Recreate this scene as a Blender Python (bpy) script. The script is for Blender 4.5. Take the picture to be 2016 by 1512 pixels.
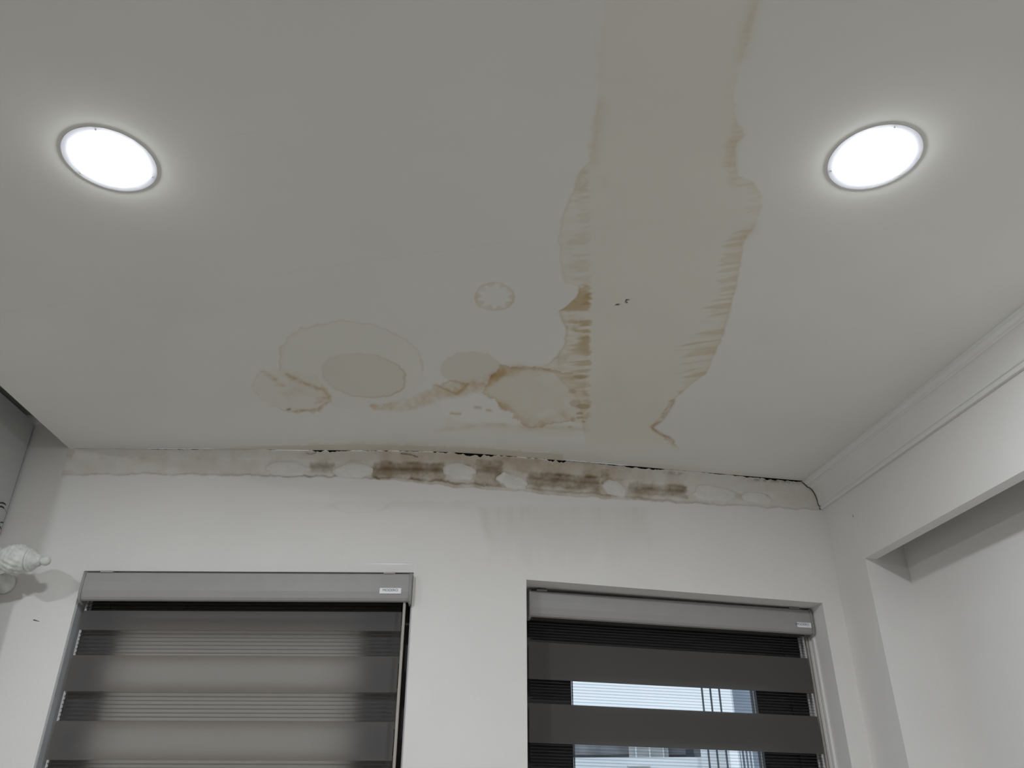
import bpy, bmesh, math, random
import numpy as np
from mathutils import Matrix, Vector

for o in list(bpy.data.objects):
    bpy.data.objects.remove(o, do_unlink=True)
SC = bpy.context.scene
COL = SC.collection
random.seed(4)
PI = math.pi

# ------------------------------------------------------------------ camera, sky, exposure
ZC = 1.5                       # eye height above the floor
F_PX = 1640.0                  # focal length in pixels of the 2016 x 1512 frame
RT = np.array([[0.999997899, -0.002049876, 0.0],
               [-0.001001984, -0.488801216, 0.872394617],
               [0.001788301, 0.872392784, 0.488802243]])     # world <- camera (x right, y up, z forward)
cam_d = bpy.data.cameras.new('camera')
cam_d.sensor_fit = 'HORIZONTAL'
cam_d.sensor_width = 36.0
cam_d.lens = F_PX * 36.0 / 2016.0
cam_d.clip_start = 0.02
cam = bpy.data.objects.new('camera', cam_d)
COL.objects.link(cam)
m = Matrix.Identity(4)
for r in range(3):
    m[r][0] = RT[r, 0]; m[r][1] = RT[r, 1]; m[r][2] = -RT[r, 2]
m[2][3] = ZC
cam.matrix_world = m
SC.camera = cam

world = bpy.data.worlds.new('overcast_sky')
SC.world = world
world.use_nodes = True
bg = world.node_tree.nodes['Background']
bg.inputs['Color'].default_value = (0.80, 0.90, 1.0, 1)
bg.inputs['Strength'].default_value = 1.22

SC.view_settings.view_transform = 'Standard'
SC.view_settings.look = 'None'
SC.view_settings.exposure = 0.0
SC.view_settings.gamma = 1.0
SC.view_settings.use_curve_mapping = False

LAMP_COL = (0.93, 0.965, 1.0)
LAMP_STRENGTH = 305.0
LAMP_FAR = 370.0

# ------------------------------------------------------------------ pure geometry helpers
def project(P):
    """world points (N,3) -> photo pixels (N,2)"""
    Q = np.asarray(P, float).copy()
    Q[:, 2] -= ZC
    c = Q @ RT
    return np.stack([1008 + F_PX * c[:, 0] / c[:, 2], 756 - F_PX * c[:, 1] / c[:, 2]], 1)

def ray(px, py):
    return RT @ np.array([px - 1008.0, 756.0 - py, F_PX])

def on_y(px, py, Y):
    d = ray(px, py); d = d * (Y / d[1]); d[2] += ZC
    return d

H = ZC + 1.2                    # ceiling height
HR = ZC + 1.325                   # raised ceiling on the left
XE = -1.517                     # left edge of the lower ceiling

def hermite(x):
    x0, x1 = -0.42, 0.03
    y0, m0 = 2.6111 + .0098 * x0, .0098
    y1, m1 = 2.6514 + .2031 * x1, .2031
    h = x1 - x0; t = np.clip((x - x0) / h, 0, 1)
    return (2*t**3-3*t**2+1)*y0 + (t**3-2*t**2+t)*h*m0 + (-2*t**3+3*t**2)*y1 + (t**3-t**2)*h*m1

def yw(x):
    """plan of the window wall: it bends about 10 degrees between the windows"""
    x = np.asarray(x, float)
    return np.where(x < -0.42, 2.6111 + .0098 * x, np.where(x > 0.03, 2.6514 + .2031 * x, hermite(x)))

def wall_normal(x):
    e = 1e-3
    s = (yw(np.asarray(x) + e) - yw(np.asarray(x) - e)) / (2 * e)
    n = np.stack([s, -np.ones_like(s)], -1)
    return n / np.linalg.norm(n, axis=-1, keepdims=True)

class Frame:
    """u along the wall (rightwards), n away from the room, z up"""
    def __init__(s, O, u):
        l = math.hypot(*u)
        s.u = np.array([u[0] / l, u[1] / l]); s.n = np.array([-s.u[1], s.u[0]]); s.O = np.array(O, float)
    def __call__(s, u, n, z):
        p = s.O + s.u * u + s.n * n
        return (float(p[0]), float(p[1]), float(z))

FL = Frame((0, 2.6111), (1, .0098))         # left stretch of the window wall
FR = Frame((0, 2.6514), (1, .2031))         # right stretch
NW = np.array([0.9836, 0.1805]); CW = 1.64176
CORNER = np.array([1.1401, 2.8829])
class SideFrame(Frame):
    pass
FW = Frame(CORNER, (NW[0], NW[1]))          # u = into the right wall, n = along the wall towards the windows
# FW(o, -a, z): o = depth behind the right wall's face, a = distance from the corner towards the viewer

# ------------------------------------------------------------------ noise on arrays
def _h(ix, iy, seed):
    n = (ix.astype(np.int64) * 374761393 + iy.astype(np.int64) * 668265263 + seed * 1442695041) & 0xffffffff
    n = ((n ^ (n >> 13)) * 1274126177) & 0xffffffff
    return ((n ^ (n >> 16)) & 0xffff) / 65535.0

def vn(x, y, seed=0):
    x = np.asarray(x, float); y = np.asarray(y, float)
    ix = np.floor(x); iy = np.floor(y); fx = x - ix; fy = y - iy
    fx = fx * fx * (3 - 2 * fx); fy = fy * fy * (3 - 2 * fy)
    a = _h(ix, iy, seed); b = _h(ix + 1, iy, seed); c = _h(ix, iy + 1, seed); d = _h(ix + 1, iy + 1, seed)
    return (a * (1 - fx) + b * fx) * (1 - fy) + (c * (1 - fx) + d * fx) * fy

def fbm(x, y, seed=0, o=4):
    s = 0; a = .5; t = 0
    for k in range(o):
        s = s + a * vn(x * 2**k, y * 2**k, seed + 17 * k); t += a; a *= .5
    return s / t - .5          # -0.5 .. 0.5

def sstep(a, b, x):
    t = np.clip((x - a) / (b - a), 0, 1)
    return t * t * (3 - 2 * t)

def inpoly(u, v, poly):
    ins = np.zeros(u.shape, bool); n = len(poly)
    for i in range(n):
        x0, y0 = poly[i]; x1, y1 = poly[(i + 1) % n]
        if y0 == y1: continue
        c = ((y0 > v) != (y1 > v)) & (u < (x1 - x0) * (v - y0) / (y1 - y0) + x0)
        ins ^= c
    return ins

def dline(u, v, pts, closed=False):
    d = np.full(u.shape, 1e9)
    P = list(pts) + ([pts[0]] if closed else [])
    for (x0, y0), (x1, y1) in zip(P[:-1], P[1:]):
        dx, dy = x1 - x0, y1 - y0
        t = np.clip(((u - x0) * dx + (v - y0) * dy) / (dx * dx + dy * dy + 1e-9), 0, 1)
        d = np.minimum(d, np.hypot(u - x0 - t * dx, v - y0 - t * dy))
    return d

def interp(x, pts):
    a = np.array(pts, float)
    return np.interp(x, a[:, 0], a[:, 1])

# ------------------------------------------------------------------ materials
MATS = {}
def material(name, color, rough=0.6, metal=0.0, bump=0.0, bscale=60.0, var=0.0, vscale=8.0, spec=0.4, emit=None, tint=False, wave=None):
    mt = bpy.data.materials.new(name); mt.use_nodes = True
    nt = mt.node_tree; N = nt.nodes; Lk = nt.links
    b = N['Principled BSDF']
    b.inputs['Roughness'].default_value = rough
    b.inputs['Metallic'].default_value = metal
    b.inputs['Specular IOR Level'].default_value = spec
    geo = N.new('ShaderNodeNewGeometry')
    src = None
    if var > 0:
        n = N.new('ShaderNodeTexNoise'); n.inputs['Scale'].default_value = vscale; n.inputs['Detail'].default_value = 5
        Lk.new(geo.outputs['Position'], n.inputs['Vector'])
        mr = N.new('ShaderNodeMapRange'); mr.inputs[1].default_value = .3; mr.inputs[2].default_value = .7
        mr.inputs[3].default_value = 1 - var; mr.inputs[4].default_value = 1 + var * .4
        Lk.new(n.outputs['Fac'], mr.inputs[0])
        vm = N.new('ShaderNodeVectorMath'); vm.operation = 'SCALE'; vm.inputs[0].default_value = color
        Lk.new(mr.outputs[0], vm.inputs['Scale']); src = vm.outputs[0]
    if tint:
        at = N.new('ShaderNodeAttribute'); at.attribute_name = 'tint'
        mx = N.new('ShaderNodeMix'); mx.data_type = 'RGBA'; mx.blend_type = 'MULTIPLY'
        if src is not None: Lk.new(src, mx.inputs[6])
        else: mx.inputs[6].default_value = (*color, 1)
        Lk.new(at.outputs['Alpha'], mx.inputs[0]); Lk.new(at.outputs['Color'], mx.inputs[7])
        src = mx.outputs[2]
    if src is not None: Lk.new(src, b.inputs['Base Color'])
    else: b.inputs['Base Color'].default_value = (*color, 1)
    if bump > 0:
        n = N.new('ShaderNodeTexNoise'); n.inputs['Scale'].default_value = bscale; n.inputs['Detail'].default_value = 6
        Lk.new(geo.outputs['Position'], n.inputs['Vector'])
        bp = N.new('ShaderNodeBump'); bp.inputs['Strength'].default_value = bump; bp.inputs['Distance'].default_value = .004
        Lk.new(n.outputs['Fac'], bp.inputs['Height']); Lk.new(bp.outputs[0], b.inputs['Normal'])
    if emit:
        b.inputs['Emission Color'].default_value = (*emit[0], 1)
        b.inputs['Emission Strength'].default_value = emit[1]
    MATS[name] = mt
    return mt

material('ceiling_paint', (.82, .81, .765), .85, bump=.03, bscale=90, var=.03, vscale=3, tint=True, spec=.2)
material('wall_paint', (.80, .785, .765), .8, bump=.12, bscale=110, var=.025, vscale=4, tint=True, spec=.2)
material('wall_plain', (.80, .785, .765), .8, bump=.12, bscale=110, var=.025, vscale=4, spec=.2)
material('moulding_paint', (.80, .79, .765), .75, bump=.06, bscale=80, var=.02, vscale=6, spec=.25)
material('raised_ceiling', (.6, .6, .58), .85, bump=.08)
material('floor_tile', (.62, .59, .55), .5, var=.06, vscale=2)
material('plaster', (.80, .775, .735), .9, bump=.6, bscale=160, var=.07, vscale=30, spec=.15)
material('joint_shade_black', (.012, .011, .010), 1.0, spec=0)
material('gap_brown', (.13, .11, .09), .95, var=.5, vscale=60)
material('cassette', (.34, .33, .325), .5, metal=.0, var=.03, vscale=20, spec=.5)
material('cassette_cap', (.28, .275, .26), .45, spec=.4, var=.03)
material('clip_metal', (.30, .285, .26), .45, metal=.3)
material('cord_plastic', (.42, .39, .35), .5, var=.05)
material('label_white', (.88, .89, .93), .5)
material('print_black', (.02, .02, .02), .6)
material('window_frame', (.022, .018, .017), .45, spec=.3, var=.1)
material('jamb_metal', (.46, .48, .50), .45, metal=.1, var=.06, vscale=12)
material('selvedge', (.55, .55, .55), .8)
material('rim_white', (.60, .61, .64), .5)
material('finial_white', (.72, .735, .695), .55, bump=.35, bscale=130, var=.16, vscale=55)
material('unit_white', (.50, .505, .49), .3, spec=.5, var=.02)
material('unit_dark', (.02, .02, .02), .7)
material('mark_black', (.025, .025, .025), .6)
material('mark_pink', (.55, .38, .40), .6)
material('facade_white', (.80, .82, .84), .8, var=.08, vscale=1.5)
material('facade_grey', (.30, .34, .40), .8, var=.15, vscale=2)
material('roof_grey', (.27, .27, .28), .8, var=.35, vscale=5)
material('wire_dark', (.06, .07, .08), .7)
material('curtain_cloth', (.55, .54, .51), .9, var=.05)
material('concrete', (.5, .5, .49), .85, var=.12)

def fabric(name, front, trans):
    mt = bpy.data.materials.new(name); mt.use_nodes = True
    nt = mt.node_tree; N = nt.nodes; Lk = nt.links
    N.remove(N['Principled BSDF']); out = N['Material Output']
    d = N.new('ShaderNodeBsdfDiffuse'); t = N.new('ShaderNodeBsdfTranslucent'); a = N.new('ShaderNodeAddShader')
    geo = N.new('ShaderNodeNewGeometry'); n = N.new('ShaderNodeTexNoise')
    n.inputs['Scale'].default_value = 300; Lk.new(geo.outputs['Position'], n.inputs['Vector'])
    mr = N.new('ShaderNodeMapRange'); mr.inputs[3].default_value = .88; mr.inputs[4].default_value = 1.12
    Lk.new(n.outputs['Fac'], mr.inputs[0])
    vm = N.new('ShaderNodeVectorMath'); vm.operation = 'SCALE'; vm.inputs[0].default_value = front
    Lk.new(mr.outputs[0], vm.inputs['Scale']); Lk.new(vm.outputs[0], d.inputs['Color'])
    t.inputs['Color'].default_value = (*trans, 1)
    Lk.new(d.outputs[0], a.inputs[0]); Lk.new(t.outputs[0], a.inputs[1]); Lk.new(a.outputs[0], out.inputs['Surface'])
    MATS[name] = mt

def sheer(name, yarn, period, base, line):
    """net fabric: thin yarn colour, 'base' opacity between the thicker horizontal threads, 'line' on them"""
    mt = bpy.data.materials.new(name); mt.use_nodes = True
    nt = mt.node_tree; N = nt.nodes; Lk = nt.links
    N.remove(N['Principled BSDF']); out = N['Material Output']
    d = N.new('ShaderNodeBsdfDiffuse'); d.inputs['Color'].default_value = (*yarn, 1)
    t = N.new('ShaderNodeBsdfTransparent'); mx = N.new('ShaderNodeMixShader')
    at = N.new('ShaderNodeAttribute'); at.attribute_name = 'UVMap'
    sp = N.new('ShaderNodeSeparateXYZ'); Lk.new(at.outputs['Vector'], sp.inputs[0])
    mu = N.new('ShaderNodeMath'); mu.operation = 'MULTIPLY'; mu.inputs[1].default_value = 2 * PI / period
    Lk.new(sp.outputs['Y'], mu.inputs[0])
    sn = N.new('ShaderNodeMath'); sn.operation = 'SINE'; Lk.new(mu.outputs[0], sn.inputs[0])
    mr = N.new('ShaderNodeMapRange'); mr.interpolation_type = 'SMOOTHSTEP'
    mr.inputs[1].default_value = .25; mr.inputs[2].default_value = .9; mr.inputs[3].default_value = base; mr.inputs[4].default_value = line
    Lk.new(sn.outputs[0], mr.inputs[0])
    Lk.new(mr.outputs[0], mx.inputs[0]); Lk.new(t.outputs[0], mx.inputs[1]); Lk.new(d.outputs[0], mx.inputs[2])
    Lk.new(mx.outputs[0], out.inputs['Surface'])
    MATS[name] = mt

fabric('band_closed', (.085, .085, .088), (.40, .335, .265))
fabric('band_open', (.088, .084, .080), (.06, .058, .056))
sheer('sheer_closed', (.06, .06, .06), .0115, .12, .60)
sheer('sheer_open', (.07, .07, .075), .0092, .05, .42)
sheer('sheer_back', (.07, .07, .075), .05, .06, .07)

def glass():
    mt = bpy.data.materials.new('pane_glass'); mt.use_nodes = True
    nt = mt.node_tree; N = nt.nodes; Lk = nt.links
    N.remove(N['Principled BSDF']); out = N['Material Output']
    t = N.new('ShaderNodeBsdfTransparent'); t.inputs['Color'].default_value = (.93, .95, .96, 1)
    g = N.new('ShaderNodeBsdfGlossy'); g.inputs['Roughness'].default_value = .02
    f = N.new('ShaderNodeFresnel'); f.inputs['IOR'].default_value = 1.45
    mx = N.new('ShaderNodeMixShader')
    Lk.new(f.outputs[0], mx.inputs[0]); Lk.new(t.outputs[0], mx.inputs[1]); Lk.new(g.outputs[0], mx.inputs[2])
    Lk.new(mx.outputs[0], out.inputs['Surface'])
    MATS['pane_glass'] = mt
glass()

def lamp_mat(name, strength):
    material(name, (.9, .9, .9), .4, emit=(LAMP_COL, strength))
lamp_mat('lamp_lens', LAMP_STRENGTH)
lamp_mat('lamp_lens_far', LAMP_FAR)

# ------------------------------------------------------------------ object helpers
def link(name, me, mat, parent=None, smooth=False):
    o = bpy.data.objects.new(name, me); COL.objects.link(o)
    if mat and not me.materials: me.materials.append(MATS[mat])
    if smooth:
        me.polygons.foreach_set('use_smooth', [True] * len(me.polygons))
    if parent is not None:
        o.parent = parent
        o.matrix_parent_inverse = parent_matrix(parent).inverted()
    return o

def parent_matrix(p):
    mt = p.matrix_basis.copy()
    while p.parent is not None:
        mt = p.parent.matrix_basis @ p.matrix_parent_inverse @ mt if False else mt
        p = p.parent
    return mt

def obj(name, verts, faces, mat, parent=None, smooth=False):
    me = bpy.data.meshes.new(name); me.from_pydata([tuple(v) for v in verts], [], faces); me.update()
    return link(name, me, mat, parent, smooth)

def tag(o, label, cat, group=None):
    o['label'] = label; o['category'] = cat
    if group: o['group'] = group
    return o

def struct(o):
    o['kind'] = 'structure'
    return o

def empty(name, loc):
    o = bpy.data.objects.new(name, None); COL.objects.link(o); o.location = loc
    o.empty_display_size = .05
    return o

class MB:
    def __init__(s): s.v = []; s.f = []
    def add(s, verts, faces):
        k = len(s.v); s.v += [tuple(p) for p in verts]; s.f += [tuple(i + k for i in f) for f in faces]
        return s
    def quad(s, a, b, c, d): return s.add([a, b, c, d], [(0, 1, 2, 3)])
    def box(s, fr, u0, u1, n0, n1, z0, z1, tilt=0.0):
        P = [fr(u, n, z + tilt * u) for u, n, z in ((u0, n0, z0), (u1, n0, z0), (u1, n1, z0), (u0, n1, z0), (u0, n0, z1), (u1, n0, z1), (u1, n1, z1), (u0, n1, z1))]
        return s.add(P, [(0, 1, 5, 4), (1, 2, 6, 5), (2, 3, 7, 6), (3, 0, 4, 7), (4, 5, 6, 7), (3, 2, 1, 0)])
    def prism(s, fr, prof, u0, u1, tilt=0.0):
        """profile of (n, z) points swept along u"""
        k = len(prof)
        V = [fr(u0, n, z + tilt * u0) for n, z in prof] + [fr(u1, n, z + tilt * u1) for n, z in prof]
        Fc = [(i, (i + 1) % k, k + (i + 1) % k, k + i) for i in range(k)]
        Fc += [tuple(range(k))[::-1], tuple(range(k, 2 * k))]
        return s.add(V, Fc)
    def lathe(s, O, ax, prof, seg=40, fn=None, cap=True):
        """profile of (distance along axis, radius)"""
        ax = Vector(ax).normalized()
        e1 = ax.orthogonal().normalized(); e2 = ax.cross(e1)
        V = []
        for t, r in prof:
            for j in range(seg):
                a = 2 * PI * j / seg
                rr = r * (1 + (fn(t, a) if fn else 0))
                p = Vector(O) + ax * t + (e1 * math.cos(a) + e2 * math.sin(a)) * rr
                V.append(tuple(p))
        Fc = []
        for i in range(len(prof) - 1):
            for j in range(seg):
                Fc.append((i*seg + j, i*seg + (j+1) % seg, (i+1)*seg + (j+1) % seg, (i+1)*seg + j))
        if cap:
            Fc.append(tuple(range(seg))[::-1]); k = (len(prof) - 1) * seg; Fc.append(tuple(range(k, k + seg)))
        return s.add(V, Fc)
    def build(s, name, mat, parent=None, smooth=False, bevel=0.0):
        o = obj(name, s.v, s.f, mat, parent, False)
        bm = bmesh.new(); bm.from_mesh(o.data)
        bmesh.ops.recalc_face_normals(bm, faces=bm.faces[:])
        if bevel > 0:
            bmesh.ops.bevel(bm, geom=bm.edges[:], offset=bevel, segments=2, profile=.6, affect='EDGES', clamp_overlap=True)
        bm.to_mesh(o.data); bm.free()
        if smooth:
            o.data.polygons.foreach_set('use_smooth', [True] * len(o.data.polygons))
        return o

def grid_mesh(name, P, mat, rgb=None, parent=None, flip=False):
    """P (rows, cols, 3) -> one mesh with a 'tint' colour attribute"""
    r, c = P.shape[:2]
    me = bpy.data.meshes.new(name)
    idx = np.arange(r * c).reshape(r, c)
    q = np.stack([idx[:-1, :-1], idx[:-1, 1:], idx[1:, 1:], idx[1:, :-1]], -1).reshape(-1, 4)
    if flip: q = q[:, ::-1]
    nf = len(q)
    me.vertices.add(r * c); me.vertices.foreach_set('co', P.reshape(-1).astype(np.float32))
    me.loops.add(nf * 4); me.loops.foreach_set('vertex_index', q.reshape(-1).astype(np.int32))
    me.polygons.add(nf); me.polygons.foreach_set('loop_start', np.arange(0, nf * 4, 4, dtype=np.int32))
    me.update(calc_edges=True)
    if rgb is not None:
        at = me.attributes.new('tint', 'FLOAT_COLOR', 'POINT')
        c4 = np.ones((r * c, 4), np.float32); c4[:, :3] = rgb.reshape(-1, 3)
        at.data.foreach_set('color', c4.reshape(-1))
    me.polygons.foreach_set('use_smooth', np.ones(nf, bool))
    me.validate()
    return link(name, me, mat, parent)

class Paint:
    """layers of stain laid over white; everything is multiplied onto the paint colour"""
    def __init__(s, shape): s.c = np.ones(shape + (3,))
    def over(s, col, a):
        a = np.clip(a, 0, 1)[..., None]
        s.c = s.c * (1 - a) + np.array(col) * a
    def mul(s, col, a):
        a = np.clip(a, 0, 1)[..., None]
        s.c = s.c * (1 - a + np.array(col) * a)

# ================================================================== STRUCTURE
# ---- ceiling with its water stains
def crack_px(x):    # joint between ceiling and wall, photo column -> thickness of the open crack in metres
    return interp(x, [(130, 0), (285, .0), (300, .0022), (400, .003), (425, 0), (515, 0), (525, .003), (545, .003), (552, 0), (598, 0), (610, .007), (632, .008), (640, .002),
                      (650, .008), (662, .010), (672, .004), (760, .004), (800, .003), (880, .0055), (905, .008), (940, .012), (965, .009), (985, .004), (1050, .003), (1070, .004), (1085, .012), (1110, .012),
                      (1118, .003), (1200, .003), (1212, .005), (1228, .003), (1240, .007), (1300, .0075), (1310, .001), (1370, .001), (1400, .003), (1450, .004), (1480, .008), (1560, .007), (1580, .003)])

xs_f = np.arange(-0.80, 0.96, .0034)
xs = np.concatenate([np.linspace(XE, -0.80, 40)[:-1], xs_f])
ws = np.linspace(0, 1, 14)[1:]
ts = np.concatenate([np.arange(0, 1.80, .0034), np.linspace(1.80, 5.6, 24)[1:]])
Xg, Tg = np.meshgrid(xs, ts)
Yg = yw(Xg) - Tg
P1 = np.stack([Xg, Yg, np.full_like(Xg, H)], -1)
xl = xs_f[-1]
cols = []
for w in ws:
    y = yw(xl) - ts
    xr = (CW + .15 - NW[1] * y) / NW[0]
    xx = xl + w * (xr - xl)
    yy = yw(xx) - ts                    # rows keep their distance from the window wall
    for _ in range(3):
        xr = (CW + .15 - NW[1] * yy) / NW[0]; xx = xl + w * (xr - xl); yy = yw(xx) - ts
    cols.append(np.stack([xx, yy, np.full_like(xx, H)], -1))
Pc = np.concatenate([P1, np.stack(cols, 1)], 1)
pix = project(Pc.reshape(-1, 3)).reshape(Pc.shape[:2] + (2,))
U, V = pix[..., 0], pix[..., 1]
behind = Tg.shape and (np.broadcast_to(ts[:, None], U.shape) > 1.85)
U = np.where(behind, -9999, U); V = np.where(behind, -9999, V)
n1 = fbm(U / 22, V / 22, 1); n2 = fbm(U / 7, V / 7, 2, 3); n3 = fbm(U / 60, V / 60, 3)
Uw = U + n1 * 12 + n2 * 5; Vw = V + fbm(U / 22, V / 22, 5) * 10 + fbm(U / 7, V / 7, 6, 3) * 4
pt = Paint(U.shape)
dz = np.zeros(U.shape)                  # relief, metres below the ceiling plane is negative
BROWN = (.82, .735, .58); DBROWN = (.62, .50, .33); BEIGE = (.93, .87, .77); GREYW = (.90, .87, .82)

LEFT_E = [(-60, 1190), (0, 1187), (80, 1182), (200, 1172), (290, 1163), (318, 1160), (335, 1142), (370, 1130), (420, 1108), (470, 1099), (520, 1103), (557, 1112), (563, 1140), (585, 1135), (598, 1122), (612, 1100), (622, 1103), (645, 1114), (680, 1110), (700, 1095), (715, 1080), (724, 1060), (735, 1090), (790, 1140), (860, 1150)]
RIGHT_E = [(-60, 1492), (0, 1490), (80, 1476), (140, 1454), (190, 1446), (235, 1452), (265, 1467), (290, 1449), (345, 1451), (357, 1480), (380, 1501), (410, 1502), (445, 1488), (475, 1466), (520, 1460), (560, 1452), (640, 1432), (690, 1412), (735, 1390), (765, 1352), (790, 1325), (820, 1305), (840, 1284), (853, 1300), (870, 1326), (885, 1340)]
wv = 6 * fbm(V / 16, V * 0 + 3.3, 11)
lE = interp(V, LEFT_E) + wv * .8 + fbm(U / 9, V / 9, 12, 2) * 5
rE = interp(V, RIGHT_E) + wv + fbm(U / 9, V / 9, 13, 2) * 5
joint = 1157 + (V - 600) * .004
inside = sstep(0, 5, U - lE) * sstep(0, 5, rE - U) * (V > -70) * sstep(900, 852, V + 20 * n1)
fade_top = .45 + .55 * sstep(0, 330, V)
pt.mul((.985, .967, .938), inside * fade_top)
pt.mul((.975, .960, .925), inside * sstep(640, 830, V) * (.7 + n3))
pt.mul((.992, .986, .975), sstep(0, 14, U - joint) * inside)
# left fringe: stain soaked out sideways from the board joint
fw = np.clip((U - lE) / np.maximum(joint - lE, 8), 0, 1)
strL = interp(V, [(-60, .12), (80, .12), (190, .16), (230, .38), (310, .42), (330, .42), (360, .52), (420, .40), (520, .35), (560, .4), (566, .95), (600, .90), (615, .75), (640, .9), (690, .8), (720, .6), (760, .35), (800, .45), (840, .35), (870, 0)])
stre = fbm(U / 34, V / 5.5, 23, 3)
slant = V + (U - 1130) * .10
g1 = sstep(.40, .62, vn(slant / 6.0, U / 90, 301)); ln1 = .05 + .75 * vn(slant / 4.5, U * 0 + 2.2, 302)
fing = g1 * sstep(ln1 - .12, ln1 + .22, fw)
zone = (U > lE) * sstep(0, 4, U - lE) * sstep(6, -3, U - joint - 2 + 16 * stre + 5 * n1)
solid = np.where((V > 566) & (V < 612), 1.5 + .4 * n1, np.where(V > 560, .40 + 1.1 * n1, .30 + 1.0 * n1))
amt = zone * strL * np.clip(solid * .7 + .85 * fing + stre * .8, 0, 1.35)
pt.mul(BROWN, amt)
pt.mul((.80, .69, .54), zone * strL * fing * sstep(.35, .9, fw) * .75 * (V > 560))
pt.mul((.86, .78, .66), zone * sstep(570, 576, V) * sstep(616, 606, V) * .8)
pt.mul((.84, .75, .62), zone * sstep(.06, .22, n1) * sstep(566, 580, V) * sstep(740, 690, V) * .55)
lineL = np.exp(-((U - lE - 2) / 2.6) ** 2) * strL * (V > 300)
pt.mul((.84, .74, .60), lineL * .85)
# right fringe
innerR = interp(V, [(-60, 1470), (230, 1450), (262, 1432), (280, 1425), (330, 1424), (360, 1432), (372, 1470), (430, 1470), (450, 1440), (480, 1424), (540, 1412), (600, 1388), (640, 1365), (680, 1338), (700, 1322), (770, 1328), (790, 1318), (840, 1290), (885, 1320)])
strR = interp(V, [(-60, .30), (60, .28), (120, .15), (240, .15), (270, .35), (330, .40), (360, .36), (380, .20), (430, .18), (450, .42), (560, .45), (640, .55), (720, .62), (775, .6), (790, .9), (870, .6), (890, 0)])
fr_ = np.clip((rE - U) / np.maximum(rE - innerR, 8), 0, 1.2)
sl2 = V + (U - 1400) * .14
g2 = sstep(.40, .66, vn(sl2 / 4.6, U / 120, 311)); ln2 = .30 + .95 * vn(sl2 / 4.2, U * 0 + 4.4, 312)
zr = sstep(0, 4, rE - U) * sstep(ln2 + .12, ln2 - .15, fr_)
amt = zr * strR * np.clip(.10 + 1.0 * g2 + .30 * sstep(.45, .0, fr_) + stre * .7, 0, 1.35)
pt.mul(BROWN, amt)
pt.mul((.82, .73, .58), np.exp(-((rE - 2 - U) / 2.6) ** 2) * strR * .75 * (V > 200))
pt.mul((.985, .97, .93), np.exp(-((rE - 12 - U) / 16) ** 2) * (V < 330) * .9)
# fine brown line at the foot of the right edge
ln = [(1327, 789), (1317, 806), (1306, 822), (1298, 832), (1284, 841), (1292, 850), (1304, 856), (1318, 862), (1326, 870)]
dl = dline(U + n2 * 4, V + n1 * 4, ln)
pt.mul((.66, .50, .36), np.exp(-(dl / 3.2) ** 2) * (.75 + n2))
for pl, w, k in (([(1180, 205), (1176, 240), (1170, 280), (1167, 318)], 11, .42), ([(1183, 60), (1178, 150)], 9, .14), ([(1150, 338), (1142, 352), (1140, 366)], 8, .38), ([(1185, 352), (1190, 360)], 7, .25), ([(1447, 268), (1440, 290), (1436, 320)], 13, .42), ([(1440, 352), (1446, 366)], 10, .34), ([(1484, 448), (1462, 466), (1446, 486)], 11, .36), ([(1480, 20), (1472, 70), (1466, 110)], 14, .22), ([(1205, 735), (1210, 742)], 12, .14)):
    pt.mul((.82, .73, .58), np.exp(-(dline(U + n1 * 16, V + n2 * 6, pl) / w) ** 2) * k * np.clip(.8 + 1.2 * n1, 0, 1.3))
# rings and blots
def ell(cx_, cy_, rx, ry, ang=0, wob=.05, sc=26, sd=0):
    a = math.radians(ang); du = U - cx_; dv = V - cy_
    x = (du * math.cos(a) + dv * math.sin(a)) / rx; y = (-du * math.sin(a) + dv * math.cos(a)) / ry
    r = np.hypot(x, y) * (1 + wob * 2 * fbm(U / sc, V / sc, 40 + sd, 3))
    return r, np.arctan2(y, x)
r, a = ell(691, 717, 144, 84, 6, .055, 16, 1)
ring = (np.exp(-((r - 1) / .016) ** 2) + .4 * sstep(.90, 1.0, r) * (r < 1) * (U < 640)) * (.55 + .9 * fbm(U / 30, V / 30, 61)) * np.where(V < 730, 1.0, .35)
pt.mul((.84, .80, .72), ring)
pt.mul((.985, .978, .962), sstep(1.0, .96, r))
r, a = ell(717, 739, 83, 43, 8, .07, 12, 2)
pt.mul((.95, .925, .895), sstep(1.01, .97, r))
pt.mul((.80, .72, .60), np.exp(-((r - 1) / .028) ** 2) * np.clip(.35 + .65 * np.cos(a - .35), 0, 1) * .8)
pt.mul((.90, .86, .79), np.exp(-((r - 1) / .03) ** 2) * .45)
r, a = ell(974, 584, 39, 27, 0, .10, 14, 3)
lob = 1 + .17 * np.sin(10 * a + 1 + 2 * n1)
pt.mul((.88, .80, .68), sstep(1.06, .98, r) * sstep(.70, .84, r * lob) * np.clip(.62 + 1.8 * n1 - .25 * np.cos(a), 0, 1.2))
pt.mul((.86, .80, .70), np.exp(-((r - 1) / .05) ** 2) * .45)
r, a = ell(573, 768, 77, 40, 14, .14, 14, 4)
pt.mul((.985, .965, .93), sstep(1, .9, r))
pt.mul((.84, .74, .60), np.exp(-((r - 1) / .045) ** 2) * np.clip(.35 + n1 * 1.6 + .35 * np.cos(a - .5), 0, 1))
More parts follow.
